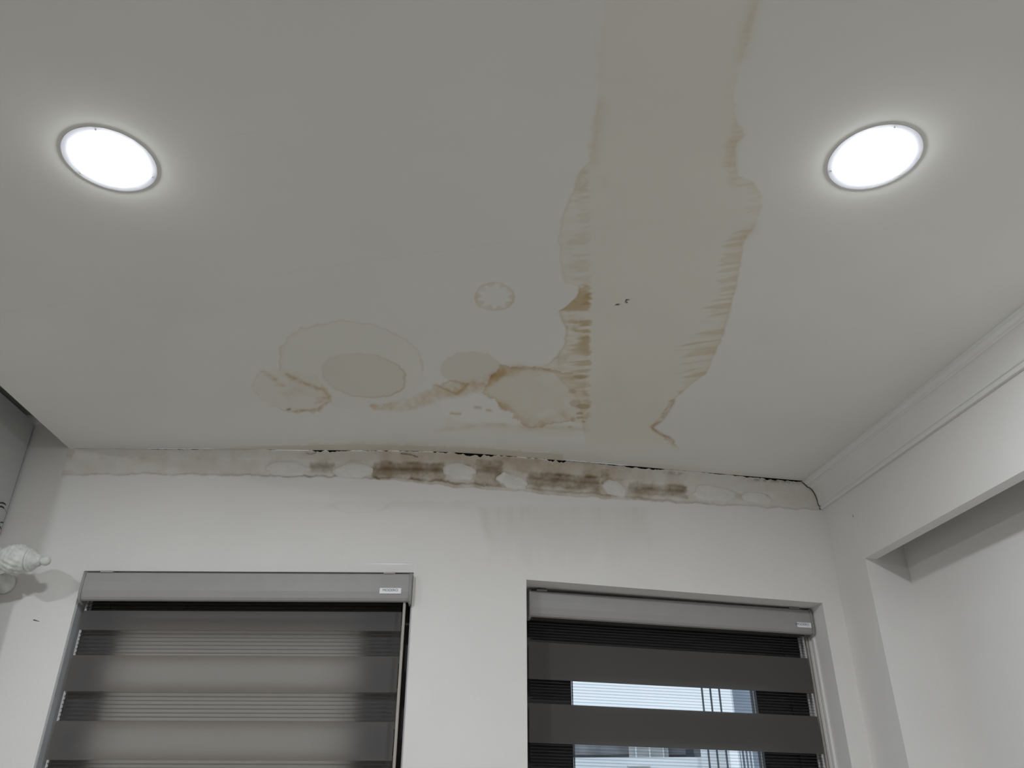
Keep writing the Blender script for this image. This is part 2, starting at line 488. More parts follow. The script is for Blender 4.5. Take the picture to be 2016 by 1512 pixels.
for pl, w, k in (([(517, 730), (530, 740), (542, 747)], 4, .7), ([(566, 737), (590, 750), (612, 760), (635, 768), (648, 783)], 4.5, .8), ([(545, 757), (557, 759)], 4, .6), ([(565, 775), (590, 768)], 8, .22), ([(625, 783), (646, 786)], 3, .4), ([(620, 790), (645, 793)], 3, .4), ([(560, 806), (600, 809)], 3, .35), ([(585, 810), (632, 804)], 4, .5)):
    pt.mul((.78, .64, .47), np.exp(-(dline(U + n2 * 10 + n1 * 8, V + n1 * 12, pl) / w) ** 2) * k * np.clip(1 + 2 * n2, 0, 1.3))
pt.mul((.35, .36, .38), np.exp(-(dline(U, V, [(567, 806), (571, 805)]) / 2.2) ** 2) * .8)
r, a = ell(929, 728, 62, 35, 3, .09, 12, 5)
pt.mul((.93, .90, .86), sstep(1.03, .95, r) * sstep(770, 745, V))
pt.mul((.88, .83, .74), np.exp(-((r - 1) / .035) ** 2) * .3 * (V < 745))
# long brown smear
dl = dline(Uw, Vw, [(735, 801), (770, 799), (810, 796), (845, 782), (872, 770), (905, 768), (940, 760), (975, 745), (990, 735)])
wid = interp(U, [(720, 6), (770, 10), (810, 14), (850, 15), (900, 15), (950, 14), (990, 12)])
pt.mul((.83, .70, .52), sstep(1.2, .35, dl / wid) * np.clip(.75 + 1.6 * n1 + .9 * n2, 0, 1.15) * .85)
dl = dline(U + n1 * 4, V + n2 * 6, [(855, 757), (875, 765), (900, 776), (912, 768), (922, 755)])
pt.mul((.74, .58, .40), np.exp(-(dl / 2.5) ** 2) * .7)
dl = dline(U + n1 * 4, V + n2 * 5, [(872, 757), (885, 749), (903, 753), (915, 757)])
pt.mul((.80, .68, .52), np.exp(-(dl / 2.0) ** 2) * .7)
# soaked patch beside the board joint
patch = [(984, 722), (1020, 724), (1085, 724), (1112, 735), (1150, 745), (1157, 775), (1155, 832), (1118, 834), (1080, 838), (1036, 838), (1008, 822), (995, 803), (978, 790), (948, 772), (972, 745)]
Uw, Vw = Uw + n1 * 14, Vw + fbm(U / 15, V / 15, 9) * 14
inp = inpoly(Uw, Vw, patch).astype(float)
pt.mul((.945, .905, .835), inp * np.clip(.9 + .9 * n1, 0, 1))
pe = dline(Uw, Vw, patch, True)
pt.mul((.80, .69, .52), np.exp(-(pe / 7) ** 2) * np.clip(.42 + 1.3 * n1, 0, .8) * inp * (U < 1130))
pt.mul((.82, .70, .52), np.exp(-(dline(Uw, Vw, [(975, 745), (990, 735), (1020, 728)]) / 9) ** 2) * .6)
pt.mul((.80, .66, .47), np.exp(-(dline(Uw, Vw, [(992, 798), (1008, 815), (1022, 830), (1040, 836), (1080, 826), (1110, 820)]) / 9) ** 2) * np.clip(.6 + 1.4 * n1, 0, 1) * .85)
pt.mul((.78, .66, .50), np.exp(-(dline(U + n1 * 6, V + n2 * 6, [(1010, 722), (1030, 725), (1060, 725), (1080, 728)]) / 3.5) ** 2) * .55)
for x, y, rx, ry, k in ((1148, 800, 15, 6, .95), (1132, 793, 12, 8, .6), (1141, 814, 7, 3, .85), (1141, 823, 7, 3.2, .8), (1149, 831, 5, 2.5, .8), (1128, 826, 6, 6, .5), (1122, 841, 5, 2.5, .5), (1127, 771, 9, 5, .5), (1120, 655, 12, 6, .0), (1142, 741, 14, 5, .7)):
    q = np.hypot((U - x + n2 * 5) / rx, (V - y + n1 * 4) / ry)
    pt.mul(DBROWN, sstep(1.15, .7, q) * k * .75)
# paint flaked off, bare white skim underneath
flake = [(868, 800), (884, 789), (905, 783), (935, 779), (962, 787), (985, 800), (1005, 818), (1030, 836), (1000, 836), (960, 834), (925, 831), (898, 828), (880, 815)]
inf = inpoly(Uw, Vw, flake).astype(float)
pt.over((1.05, 1.05, 1.05), inf * .85)
dz += inf * .0012
for pl in ([(888, 814), (906, 815)], [(935, 802), (946, 804)], [(960, 808), (966, 809)]):
    pt.mul((.72, .58, .42), np.exp(-(dline(U + n2 * 4, V + n1 * 4, pl) / 2.6) ** 2) * .7)
fl2 = [(1050, 812), (1085, 806), (1110, 822), (1120, 830), (1080, 834)]
pt.over((1.03, 1.02, 1.0), inpoly(Uw, Vw, fl2) * .45)
fl3 = [(1085, 760), (1050, 744), (1068, 737), (1112, 738), (1105, 745)]
pt.over((1.02, 1.01, .99), inpoly(Uw, Vw, fl3) * .3)
pt.mul((.88, .80, .66), np.exp(-(dline(U + n1 * 5, V + n1 * 5, [(858, 848), (905, 843), (950, 836), (1000, 838), (1040, 840), (1090, 842), (1150, 846)]) / 4.5) ** 2) * np.clip(.5 + 1.5 * n1, 0, 1) * .75)
pt.mul((.95, .925, .88), sstep(14, 2, dline(Uw, Vw, [(890, 832), (920, 836), (960, 840), (1040, 846), (1130, 850)])) * .5)
# tiny black specks
pt.over((.03, .03, .03), sstep(1.9, .9, np.abs(np.hypot((U - 1235), (V - 593)) - 3.0)) * ((U < 1236.5) | (V < 591)))
pt.over((.08, .08, .08), sstep(2.0, .8, dline(U, V, [(1213, 600), (1219, 599)])))
# loose strip of skim along the open joint
e_up = interp(U, [(130, 878), (300, 880), (430, 880), (500, 876), (600, 874), (700, 872), (770, 874), (880, 878), (960, 880), (1000, 884), (1060, 888), (1108, 892), (1110, 906)])
e_up = e_up + 4 * fbm(U / 14, V * 0 + 1, 71, 3)
strip = sstep(0, 1.2, V - e_up) * sstep(1112, 1109, U) * sstep(420, 620, U)
pt.mul((.90, .86, .80), strip)
pt.mul((.955, .93, .89), sstep(0, 6, V - e_up) * sstep(130, 200, U) * sstep(640, 520, U) * .8)
pt.mul((.82, .76, .66), np.exp(-((V - e_up) / 1.3) ** 2) * sstep(1112, 1109, U) * sstep(480, 620, U) * np.clip(.5 + 2 * n2, 0, 1) * .6)
dz -= strip * .0025
e2 = interp(U, [(1108, 888), (1180, 905), (1240, 908), (1330, 914), (1420, 924), (1580, 940)]) + 3 * fbm(U / 12, V * 0 + 5, 72, 3)
s2 = sstep(0, 1.2, V - e2) * sstep(1235, 1238, U)
pt.mul((.965, .955, .935), s2 * .8); dz -= s2 * .0008
hollow = sstep(0, 40, V - interp(U, [(600, 990), (700, 835), (850, 842), (1100, 856), (1300, 885), (1420, 950)]))
pt.mul((.985, .985, .985), hollow)
Pc[..., 2] += np.where(behind, 0, dz)
ceil = struct(grid_mesh('ceiling', Pc, 'ceiling_paint', pt.c, flip=False))

mb = MB()                                   # edge of the lower ceiling and the raised ceiling beyond it
mb.quad((XE, yw(XE), H), (XE, -3.0, H), (XE, -3.0, HR), (XE, yw(XE), HR))
mb.quad((XE, 2.7, HR), (-3.4, 2.7, HR), (-3.4, -3.0, HR), (XE, -3.0, HR))
struct(mb.build('ceiling', 'raised_ceiling'))

# ---- window wall: a finely meshed band under the ceiling, plain panels around the openings
W1 = (-1.357, -0.3121); W2 = (0.0487, 1.0914)       # openings, along their own frames
HEAD1 = ZC + .7725
def head2(u): return ZC + .7657 - .0189 * (u - .0487)
ZB = ZC + .80
SILL = ZC - .62
xw = np.concatenate([np.linspace(XE, CORNER[0] + .002, 860)])
zt = np.linspace(0, 1, 140)
Xw, Zt = np.meshgrid(xw, zt)
top_pix = project(np.stack([xw, yw(xw), np.full_like(xw, H)], 1))
gap = crack_px(top_pix[:, 0])
gap = gap * np.clip(.75 + 1.6 * fbm(xw / .012, xw * 0, 81, 3), 0, 1.7)
gap = np.where(gap < .0009, -.004, gap)              # closed where nothing shows
Ztop = H - gap
Zw = ZB + (Ztop[None, :] - ZB) * Zt
Yw_ = yw(Xw)
Pw = np.stack([Xw, Yw_, Zw], -1)
pw = project(Pw.reshape(-1, 3)).reshape(Pw.shape[:2] + (2,))
U, V = pw[..., 0], pw[..., 1]
n1 = fbm(U / 20, V / 20, 101); n2 = fbm(U / 6, V / 6, 102, 3); n3 = fbm(U / 45, V / 9, 103)
pt = Paint(U.shape); off = np.zeros(U.shape)
low = interp(U, [(100, 934), (171, 936), (259, 932), (457, 935), (596, 938), (663, 938), (743, 942), (860, 954), (900, 958), (960, 962), (1031, 967), (1110, 975), (1197, 981), (1300, 987), (1368, 991), (1535, 1000), (1620, 1004)])
low = low + 3.5 * fbm(U / 18, U * 0 + 7, 104, 4) * 2
mid = interp(U, [(100, 897), (300, 901), (430, 903), (600, 905), (760, 908), (860, 912), (950, 918), (1040, 930), (1190, 941), (1300, 951), (1450, 968), (1600, 985)]) + 3 * n2
up = interp(U, [(100, 882), (700, 886), (870, 890), (962, 895), (1032, 900), (1114, 906), (1213, 918), (1300, 925), (1479, 940), (1580, 947), (1625, 952)])
band = sstep(1.5, -1.5, V - low) * sstep(118, 134, U + 8 * n2)
off += -.0035 * band + .0012 * n2 * band
pt.mul((.955, .938, .908), band * .9)
pt.mul((.915, .893, .855), band * np.clip(.3 + n1 * 1.8, 0, 1))
pt.mul((.86, .82, .765), band * sstep(700, 760, U) * sstep(1420, 1240, U) * np.clip(.75 + 1.2 * n1, 0, 1))
ledge = sstep(2, -2, V - mid) * band
pt.mul((.96, .94, .915), ledge * sstep(560, 640, U) * sstep(1250, 1150, U))
pt.mul((.88, .835, .775), ledge * sstep(930, 1000, U) * sstep(1230, 1195, U) * np.clip(.6 + 1.5 * n1, 0, 1))
off += .002 * ledge
brown = [((608, 660), (907, 931), .62), ((732, 878), (908, 944), .90), ((934, 990), (903, 958), .70), ((1036, 1186), (931, 963), .92), ((1236, 1356), (951, 978), .88), ((1430, 1518), (968, 988), .30), ((1184, 1200), (920, 952), .35)]
for (x0, x1), (y0, y1), k in brown:
    cxm = (x0 + x1) / 2; slope = .02 if x1 < 900 else .07
    vv = V - (U - cxm) * slope
    q = sstep(-2, 5, U - x0 + 10 * n2) * sstep(-2, 5, x1 - U + 10 * n2) * sstep(-2, 6, vv - y0 + 7 * n1) * sstep(-2, 8, y1 - vv + 8 * n1)
    pt.mul((.56, .50, .42), q * k * np.clip(.85 + 1.3 * n3 + .8 * n2, 0, 1.25))
    streak = np.exp(-((vv - (y0 * .58 + y1 * .42) + 3 * n1) / 4.5) ** 2) + .5 * np.exp(-((vv - y0 - 3 + 3 * n1) / 2.5) ** 2)
    pt.mul((.50, .45, .38), q * k * streak * np.clip(.7 + 1.2 * n1, 0, 1))
    off += -.003 * q
# rusty line along the torn lower edge
lk = interp(U, [(130, .2), (450, .35), (590, .45), (600, .8), (660, .8), (670, .25), (735, .3), (740, .95), (890, .9), (990, .8), (1060, .6), (1186, .6), (1300, .5), (1400, .3), (1600, .1)])
off_l = interp(U, [(100, 0), (700, 1), (740, 3), (880, 9), (960, 8), (1060, 8), (1180, 8), (1300, 3), (1600, 0)])
pt.mul((.42, .34, .27), np.exp(-((V - low + off_l + 4 * n2) / 2.4) ** 2) * lk * np.clip(.85 + 1.5 * n1, 0, 1))
pt.mul((.72, .65, .56), np.exp(-((V - mid) / 2.2) ** 2) * np.clip(.25 + 2 * n1, 0, .9) * band * sstep(600, 720, U) * sstep(1420, 1300, U))
pt.mul((.90, .86, .80), np.exp(-((V - mid) / 2.0) ** 2) * np.clip(.2 + 2 * n1, 0, .8) * band)
# black mould specks and the crack in the ledge
sp = (vn(U / 2.6, V / 2.6, 131) > .86) * sstep(11, 3, np.abs(V - low + 4)) * sstep(920, 950, U) * sstep(1010, 960, U)
pt.mul((.35, .33, .30), sp * .7)
pt.over((.10, .09, .08), sstep(1.4, .6, dline(U, V + n2 * 2, [(788, 892), (806, 894), (822, 899)])) * .8)
pt.mul((.5, .46, .42), sstep(2.2, .8, dline(U + n2 * 4, V + n1 * 4, [(603, 892), (612, 894), (622, 892)])) * .7)
pt.mul((.45, .45, .45), sstep(0, 1, V - up - 1) * sstep(10, 3, V - up + 5 * n2) * sstep(1455, 1500, U) * sstep(1590, 1555, U) * np.clip(.5 + 3 * n2, 0, 1))
pt.mul((.70, .68, .66), sstep(0, 1, V - up - 1) * sstep(12, 4, V - up + 5 * n2) * sstep(1300, 1315, U) * sstep(1352, 1340, U) * np.clip(.4 + 3 * n2, 0, 1))
# damp run-off on the paint below
col = sstep(940, 958, U + 26 * n1 - (V - 1000) * .12) * sstep(1290, 1270, U + 16 * n1) * sstep(990, 1004, V + 8 * n1)
st = fbm(U / 9, V / 120, 141, 3)
pt.mul((.955, .945, .92), col * sstep(1120, 1040, V + 160 * st) * np.clip(.8 + st, 0, 1))
pt.mul((.94, .925, .895), col * sstep(.05, .3, st) * sstep(1100, 1000, V) * .5)
pt.mul((.93, .91, .88), np.exp(-((U - 950 - (V - 1000) * .25 + 8 * n1) / 7) ** 2) * sstep(995, 1004, V) * sstep(1075, 1050, V) * .8)
sm = sstep(985, 989, V + 8 * n1) * sstep(1012, 996, V + 10 * n1) * sstep(520, 640, U) * sstep(1000, 880, U)
pt.mul((.955, .945, .925), sm * np.clip(.7 + n1, 0, 1))
r = np.hypot((U - 708) / 55, (V - 995) / 14) * (1 + n1 * .3)
pt.mul((.93, .915, .89), np.exp(-((r - 1) / .1) ** 2) * (V > 992) * .6)
pale = sstep(-1, 2, V - low) * sstep(22, 10, V - low + 8 * n1) * sstep(560, 700, U) * sstep(1500, 1300, U)
pt.over((1.0, 1.0, 1.02), pale * .5)
rough_left = sstep(1.1, .6, np.hypot((U - 130) / 22, (V - 932) / 8) + n2) + sstep(1.1, .6, np.hypot((U - 140) / 14, (V - 893) / 10) + n2)
pt.mul((.93, .91, .88), rough_left * .8); off += .002 * np.clip(rough_left, 0, 1)
off = off * sstep(0, .03, Xw - XE)
nn = wall_normal(xw)
Pw[..., 0] += off * nn[None, :, 0]; Pw[..., 1] += off * nn[None, :, 1]
wall = struct(grid_mesh('wall_front', Pw, 'wall_paint', pt.c, flip=False))

mb = MB()                                    # the rest of the window wall
def wq(x0, x1, zb0, zb1, zt0, zt1, k=1):
    for i in range(k):
        a = x0 + (x1 - x0) * i / k; b = x0 + (x1 - x0) * (i + 1) / k
        fa = i / k; fb = (i + 1) / k
        mb.quad((a, float(yw(a)), zb0 + (zb1 - zb0) * fa), (b, float(yw(b)), zb0 + (zb1 - zb0) * fb),
                (b, float(yw(b)), zt0 + (zt1 - zt0) * fb), (a, float(yw(a)), zt0 + (zt1 - zt0) * fa))
x1a, x1b = FL(W1[0], 0, 0)[0], FL(W1[1], 0, 0)[0]
x2a, x2b = FR(W2[0], 0, 0)[0], FR(W2[1], 0, 0)[0]
wq(-3.4, XE, 0, 0, HR, HR)
wq(XE, x1a, 0, 0, ZB, ZB)
wq(x1a, x1b, HEAD1, HEAD1, ZB, ZB, 6)
wq(x1a, x1b, 0, 0, SILL, SILL, 6)
wq(x1b, x2a, 0, 0, ZB, ZB, 14)
wq(x2a, x2b, head2(W2[0]), head2(W2[1]), ZB, ZB)
wq(x2a, x2b, 0, 0, SILL, SILL)
wq(x2b, CORNER[0] + .002, 0, 0, ZB, ZB)
DEPTH = .32
for fr, (ua, ub), ha, hb in ((FL, W1, HEAD1, HEAD1), (FR, W2, head2(W2[0]), head2(W2[1]))):   # reveals
    mb.quad(fr(ua, 0, SILL), fr(ua, DEPTH, SILL), fr(ua, DEPTH, ha), fr(ua, 0, ha))
    mb.quad(fr(ub, 0, SILL), fr(ub, 0, hb), fr(ub, DEPTH, hb), fr(ub, DEPTH, SILL))
    mb.quad(fr(ua, 0, ha), fr(ua, DEPTH, ha), fr(ub, DEPTH, hb), fr(ub, 0, hb))
    mb.quad(fr(ua, 0, SILL), fr(ub, 0, SILL), fr(ub, DEPTH, SILL), fr(ua, DEPTH, SILL))
obj('wall_panel', mb.v, mb.f, 'wall_plain', wall)

mb = MB()                                    # black sheet painting in the shade inside the open joint
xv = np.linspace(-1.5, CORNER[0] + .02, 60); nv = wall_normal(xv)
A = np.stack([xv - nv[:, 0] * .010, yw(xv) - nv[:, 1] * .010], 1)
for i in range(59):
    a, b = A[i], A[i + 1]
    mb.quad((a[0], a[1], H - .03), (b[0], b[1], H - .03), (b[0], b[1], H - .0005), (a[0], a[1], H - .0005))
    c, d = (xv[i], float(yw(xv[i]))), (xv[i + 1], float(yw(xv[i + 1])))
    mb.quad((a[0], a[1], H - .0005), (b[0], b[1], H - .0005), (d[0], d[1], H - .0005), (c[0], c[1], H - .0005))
obj('joint_shade_sheet', mb.v, mb.f, 'joint_shade_black', wall)

# dabs of old adhesive where the moulding was pulled off
def on_wall(px, py, nout=0.0):
    """photo pixel -> point on the window wall, plus its plan normal"""
    d = ray(px, py); t = 2.7
    for _ in range(30):
        t = float(yw(d[0] / d[1] * t))
    p = d * (t / d[1]); n = wall_normal(np.array([p[0]]))[0]
    return np.array([p[0] + n[0] * nout, p[1] + n[1] * nout, p[2] + ZC]), n

def dab(px, py, rx, ry, h, seed, tilt=.0):
    c, n = on_wall(px, py)
    tng = np.array([-n[1], n[0], 0]); tng = tng if tng[0] > 0 else -tng
    sx, sz = rx / 592.0, ry / 535.0
    K, J = 40, 9
    vv = [tuple(c + np.array([n[0], n[1], 0]) * h)]; ff = []
    for j in range(1, J + 1):
        rr = j / J
        for k in range(K):
            a = 2 * PI * k / K
            w = 1 + .62 * float(fbm(np.array([math.cos(a) * 1.6 + seed]), np.array([math.sin(a) * 1.6 + seed]), 200 + seed, 3)[0])
            e = rr * w
            hh = h * (1 - rr ** 4) + h * .5 * float(fbm(np.array([math.cos(a) * rr * 4 + seed]), np.array([math.sin(a) * rr * 4]), 230 + seed, 3)[0]) * (1 - rr ** 6)
            if j == J: hh = -.008
            p = c + tng * sx * e * math.cos(a) + np.array([0, 0, sz * e * math.sin(a) - tilt * sx * e * math.cos(a)]) + np.array([n[0], n[1], 0]) * hh
            vv.append(tuple(p))
    for k in range(K): ff.append((0, 1 + k, 1 + (k + 1) % K))
    for j in range(J - 1):
        for k in range(K):
            ff.append((1 + j*K + k, 1 + (j+1)*K + k, 1 + (j+1)*K + (k+1) % K, 1 + j*K + (k+1) % K))
    obj('plaster_dab', vv, ff, 'plaster', wall, smooth=True)
for i, a in enumerate([(563, 923, 44, 15, .0025, .03), (697, 926, 42, 17, .0045, .03), (905, 928, 33, 17, .0045, .03), (1012, 949, 30, 15, .005, .08), (994, 941, 16, 12, .004, .0), (1208, 961, 27, 17, .0045, .05), (1408, 971, 52, 17, .003, .07), (1490, 979, 34, 12, .0012, .07)]):
    dab(*a[:5], seed=i + 1, tilt=a[5])

# ---- right wall: pier, thin lintel, shallow recess
ZLB = ZC + .85; AP = .189; RD = .152; LT = .043; AEND = 5.6
mb = MB()
mb.quad(FW(0, 0, 0), FW(0, -AP, 0), FW(0, -AP, H), FW(0, 0, H))                       # pier
mb.quad(FW(0, -AP, 0), FW(RD, -AP, 0), FW(RD, -AP, H), FW(0, -AP, H))                 # side of the recess
mb.quad(FW(RD, -AP, 0), FW(RD, -AEND, 0), FW(RD, -AEND, H), FW(RD, -AP, H))           # back of the recess
wr = struct(mb.build('wall_right', 'wall_plain'))
mb = MB().box(FW, 0, LT, -AEND, -AP, ZLB, H)
mb.build('lintel', 'wall_plain', wr)

# crown moulding along the right wall
prof = [(0, 1.0897), (.011, 1.0897), (.0125, 1.0925), (.0125, 1.0985), (.0105, 1.1005), (.0105, 1.1035), (.0150, 1.1055), (.0165, 1.110)]
for k in range(1, 9):
    t = k / 8
    a = t * PI / 2
    prof.append((.0165 + (.048 - .0165) * (1 - math.cos(a)), 1.110 + (1.176 - 1.110) * math.sin(a)))
prof += [(.0495, 1.1775), (.0495, 1.1805), (.054, 1.183), (.058, 1.187), (.060, 1.191), (.0655, 1.192), (.0655, 1.2005), (0, 1.2005)]
mb = MB(); k = len(prof)
for aa in (.0035, 5.5):
    mb.v += [FW(-o_, -aa, ZC + z_) for o_, z_ in prof]
mb.f += [(i, (i + 1) % k, k + (i + 1) % k, k + i) for i in range(k)] + [tuple(range(k)), tuple(range(k, 2 * k))[::-1]]
trim = struct(mb.build('trim_1', 'moulding_paint'))
mb = MB()                                       # dark brown strip along the gap left where the moulding was sawn off at the window wall
pg = [(o_ + .0022, z_ - .0016) for o_, z_ in prof[1:-2]]
for (o0, z0), (o1, z1) in zip(pg[:-1], pg[1:]):
    mb.quad(FW(-o0, -.0002, ZC + z0), FW(-o1, -.0002, ZC + z1), FW(-o1, -.0048, ZC + z1 + .0008), FW(-o0, -.0048, ZC + z0 + .0008))
obj('sawn_gap', mb.v, mb.f, 'gap_brown', trim)

# ---- the rest of the room, behind the viewer
struct(obj('floor', [(-3.4, -3.0, 0), (2.6, -3.0, 0), (2.6, 3.4, 0), (-3.4, 3.4, 0)], [(0, 1, 2, 3)], 'floor_tile'))
struct(obj('wall_left', [(-3.4, -3.0, 0), (-3.4, 2.7, 0), (-3.4, 2.7, HR), (-3.4, -3.0, HR)], [(0, 1, 2, 3)], 'wall_plain'))
struct(obj('wall_back', [(-3.4, -2.95, 0), (2.6, -2.95, 0), (2.6, -2.95, HR), (-3.4, -2.95, HR)], [(0, 1, 2, 3)], 'wall_plain'))

# ---- windows: dark frames set deep in the reveals
def window(name, fr, ua, ub, ha, hb, fl, frr, n0, gt):
    w = struct(empty(name, fr((ua + ub) / 2, .22, SILL)))
    hz = min(ha, hb)
    fw_, n1 = .06, n0 + .07
    for a, b in ((ua, ua + fw_), (ub - fw_, ub)):
        MB().box(fr, a, b, n0, n1, SILL, hz).build('frame_bar', 'window_frame', w)
    MB().box(fr, ua + fw_, ub - fw_, n0, n1, SILL, SILL + .06).build('frame_bar', 'window_frame', w)
    MB().box(fr, ua + fw_, ub - fw_, n0, n1, hz - .055, max(ha, hb) + .01).build('frame_bar', 'window_frame', w)
    a, b = ua + fw_, ub - fw_
    MB().box(fr, a, fl, n0 + .012, n1 - .012, SILL + .06, hz - .055).build('sash_bar', 'window_frame', w)
    MB().box(fr, frr, b, n0 + .012, n1 - .012, SILL + .06, hz - .055).build('sash_bar', 'window_frame', w)
    MB().box(fr, fl, frr, n0 + .012, n1 - .012, SILL + .06, SILL + .14).build('sash_bar', 'window_frame', w)
    MB().box(fr, fl, frr, n0 + .012, n1 - .012, gt, hz - .055).build('sash_bar', 'window_frame', w)
    MB().box(fr, fl + .001, fl + .004, n0 + .006, n0 + .012, SILL + .14, gt).build('edge_highlight', 'jamb_metal', w)  # pale strip added as the bright highlight on the frame's left edge
    MB().box(fr, fl, frr, n0 + .03, n0 + .036, SILL + .14, gt).build('pane', 'pane_glass', w)
    return w
w1 = window('window_1', FL, W1[0], W1[1], HEAD1, HEAD1, -1.222, -.482, .095, ZC + .605)
w2 = window('window_2', FR, W2[0], W2[1], head2(W2[0]), head2(W2[1]), .246, .908, .20, ZC + .57)
for s in range(2):      # metal jamb linings
    a0, a1 = (.006, .09)
    MB().box(FL, *( (W1[0], W1[0] + .004) if s == 0 else (W1[1] - .004, W1[1]) ), a0, a1, SILL, HEAD1 - .002).build('jamb_lining', 'jamb_metal', w1)
for k, nn_ in enumerate((.085, .108, .131, .156)):
    MB().box(FR, W2[1] - .007, W2[1], nn_, nn_ + .010, SILL, head2(W2[1]) - .003).build('jamb_rib', 'moulding_paint', w2)

# ================================================================== OBJECTS
# ---- zebra blinds
def uv_rect(name, fr, u0, u1, n, z0, z1, tilt, mat, parent, wavy=0.0):
    K = 8
    vv, ff, uv = [], [], []
    for i in range(K + 1):
        u = u0 + (u1 - u0) * i / K
        for z in (z0, z1):
            nn_ = n + wavy * math.sin(i * 1.7 + z * 30)
            vv.append(fr(u, nn_, z + tilt * u)); uv.append((u, z))
    for i in range(K): ff.append((2*i, 2*i + 2, 2*i + 3, 2*i + 1))
    o = obj(name, vv, ff, mat, parent)
    ul = o.data.uv_layers.new(name='UVMap')
    for lp in o.data.loops: ul.data[lp.index].uv = uv[lp.vertex_index]
    return o

def text_mesh(txt, size):
    cu = bpy.data.curves.new('t', 'FONT'); cu.body = txt; cu.size = size; cu.align_x = 'CENTER'; cu.align_y = 'CENTER'
    ob = bpy.data.objects.new('t', cu); COL.objects.link(ob)
    dg = bpy.context.evaluated_depsgraph_get(); dg.update()
    me = bpy.data.meshes.new_from_object(ob.evaluated_get(dg))
    V_ = [tuple(v.co) for v in me.vertices]; F_ = [tuple(p.vertices) for p in me.polygons]
    bpy.data.objects.remove(ob); bpy.data.curves.remove(cu); bpy.data.meshes.remove(me)
    return V_, F_

def blind(name, fr, u0, u1, nf, zt, zb, tilt, label, closed, bands, backs, fu, nfab, lab, lab_txt_dx, clips, wand):
    """bands: front solid strips (z0, z1) relative to the eye; the sheer strips fill the gaps"""
    root = empty(name, fr((u0 + u1) / 2, nf + .04, zt))
    tag(root, label, 'window blind', 'striped day and night blinds on the two windows')
    zt_, zb_ = zt, zb
    D = .085
    pr_ = [(nf + .004, zt_), (nf, zt_ - .004), (nf - .003, zt_ - .03), (nf - .003, zb_ + .03), (nf, zb_ + .010), (nf + .004, zb_ + .003), (nf + .010, zb_), (nf + .016, zb_ + .001), (nf + .016, zb_ + .004), (nf + .008, zb_ + .008), (nf + .004, zt_ - .008), (nf + D, zt_ - .008), (nf + D, zt_)]
    MB().prism(fr, pr_, u0 + .006, u1 - .006, tilt).build('cassette', 'cassette', root)
    for a, b in ((u0 - .001, u0 + .007), (u1 - .007, u1 + .001)):
        pc = [(nf + .002, zt_ + .002), (nf - .005, zt_ - .006), (nf - .006, zb_ + .02), (nf - .002, zb_ + .002), (nf + .008, zb_ - .006), (nf + .03, zb_ - .008), (nf + D, zb_ + .02), (nf + D, zt_ + .002)]
        MB().prism(fr, pc, a, b, tilt).build('end_cap', 'cassette_cap', root, bevel=.0012)
    for a, b in clips:
        MB().box(fr, a, b, nf + .002, nf + .07, zt_ + .0005, zt_ + .006, tilt).build('mounting_clip', 'clip_metal', root, bevel=.0008)
    MB().lathe(fr(u0 + .008, nf + .045, zb_ + .045 + tilt * u0), np.array(fr(u1 - .008, 0, tilt * (u1 - u0))) - np.array(fr(u0 + .008, 0, 0)), [(0, .021), (u1 - u0 - .016, .021)], 24).build('roller', 'cassette_cap', root, smooth=False)
    bm_, sm_ = ('band_closed', 'sheer_closed') if closed else ('band_open', 'sheer_open')
    for j, (n, bb) in enumerate(((nfab, bands), (nfab + .028, backs))):
        prev = None
        for (b0, b1) in bb:
            uv_rect('solid_band', fr, fu[0], fu[1], n, ZC + b0, ZC + b1, tilt, bm_, root, .0004)
            if prev is not None:
                s_ = uv_rect('sheer_band', fr, fu[0] + .004, fu[1] - .004, n + .0006, ZC + b1, ZC + prev, tilt, sm_ if j == 0 or closed else 'sheer_back', root)
                for a, b in ((fu[0] + .001, fu[0] + .008),) if closed else ((fu[1] - .008, fu[1] - .001),):
                    uv_rect('selvedge', fr, a, b, n + .0009, ZC + b1, ZC + prev, tilt, 'selvedge', s_)
            prev = b0
    zl = bands[-1][0] + ZC
    MB().box(fr, fu[0] - .004, fu[1] + .004, nfab + .004, nfab + .024, zl - .02, zl, tilt).build('bottom_rail', 'cassette', root, bevel=.003)
    # maker's plate
    (a, b), (c, d) = lab
    pl = MB().box(fr, a, b, nf - .0046, nf - .003, c, d, tilt).build('name_plate', 'label_white', root)
    tv, tf = text_mesh('MODERO', .0108)
    um = (a + b) / 2 + lab_txt_dx; zm = (c + d) / 2 + .0016
    obj('lettering', [fr(um + x * 1.05, nf - .0050, zm + y + tilt * (um + x)) for x, y, z in tv], tf, 'print_black', pl)
    if wand:
        p = fr(wand[0], wand[1], zb_ + .004)
        MB().lathe(p, (0, 0, -1), [(0, .0032), (.01, .0046), (1.15, .0046), (1.16, .003)], 12).build('control_cord', 'cord_plastic', root, smooth=True)
    return root

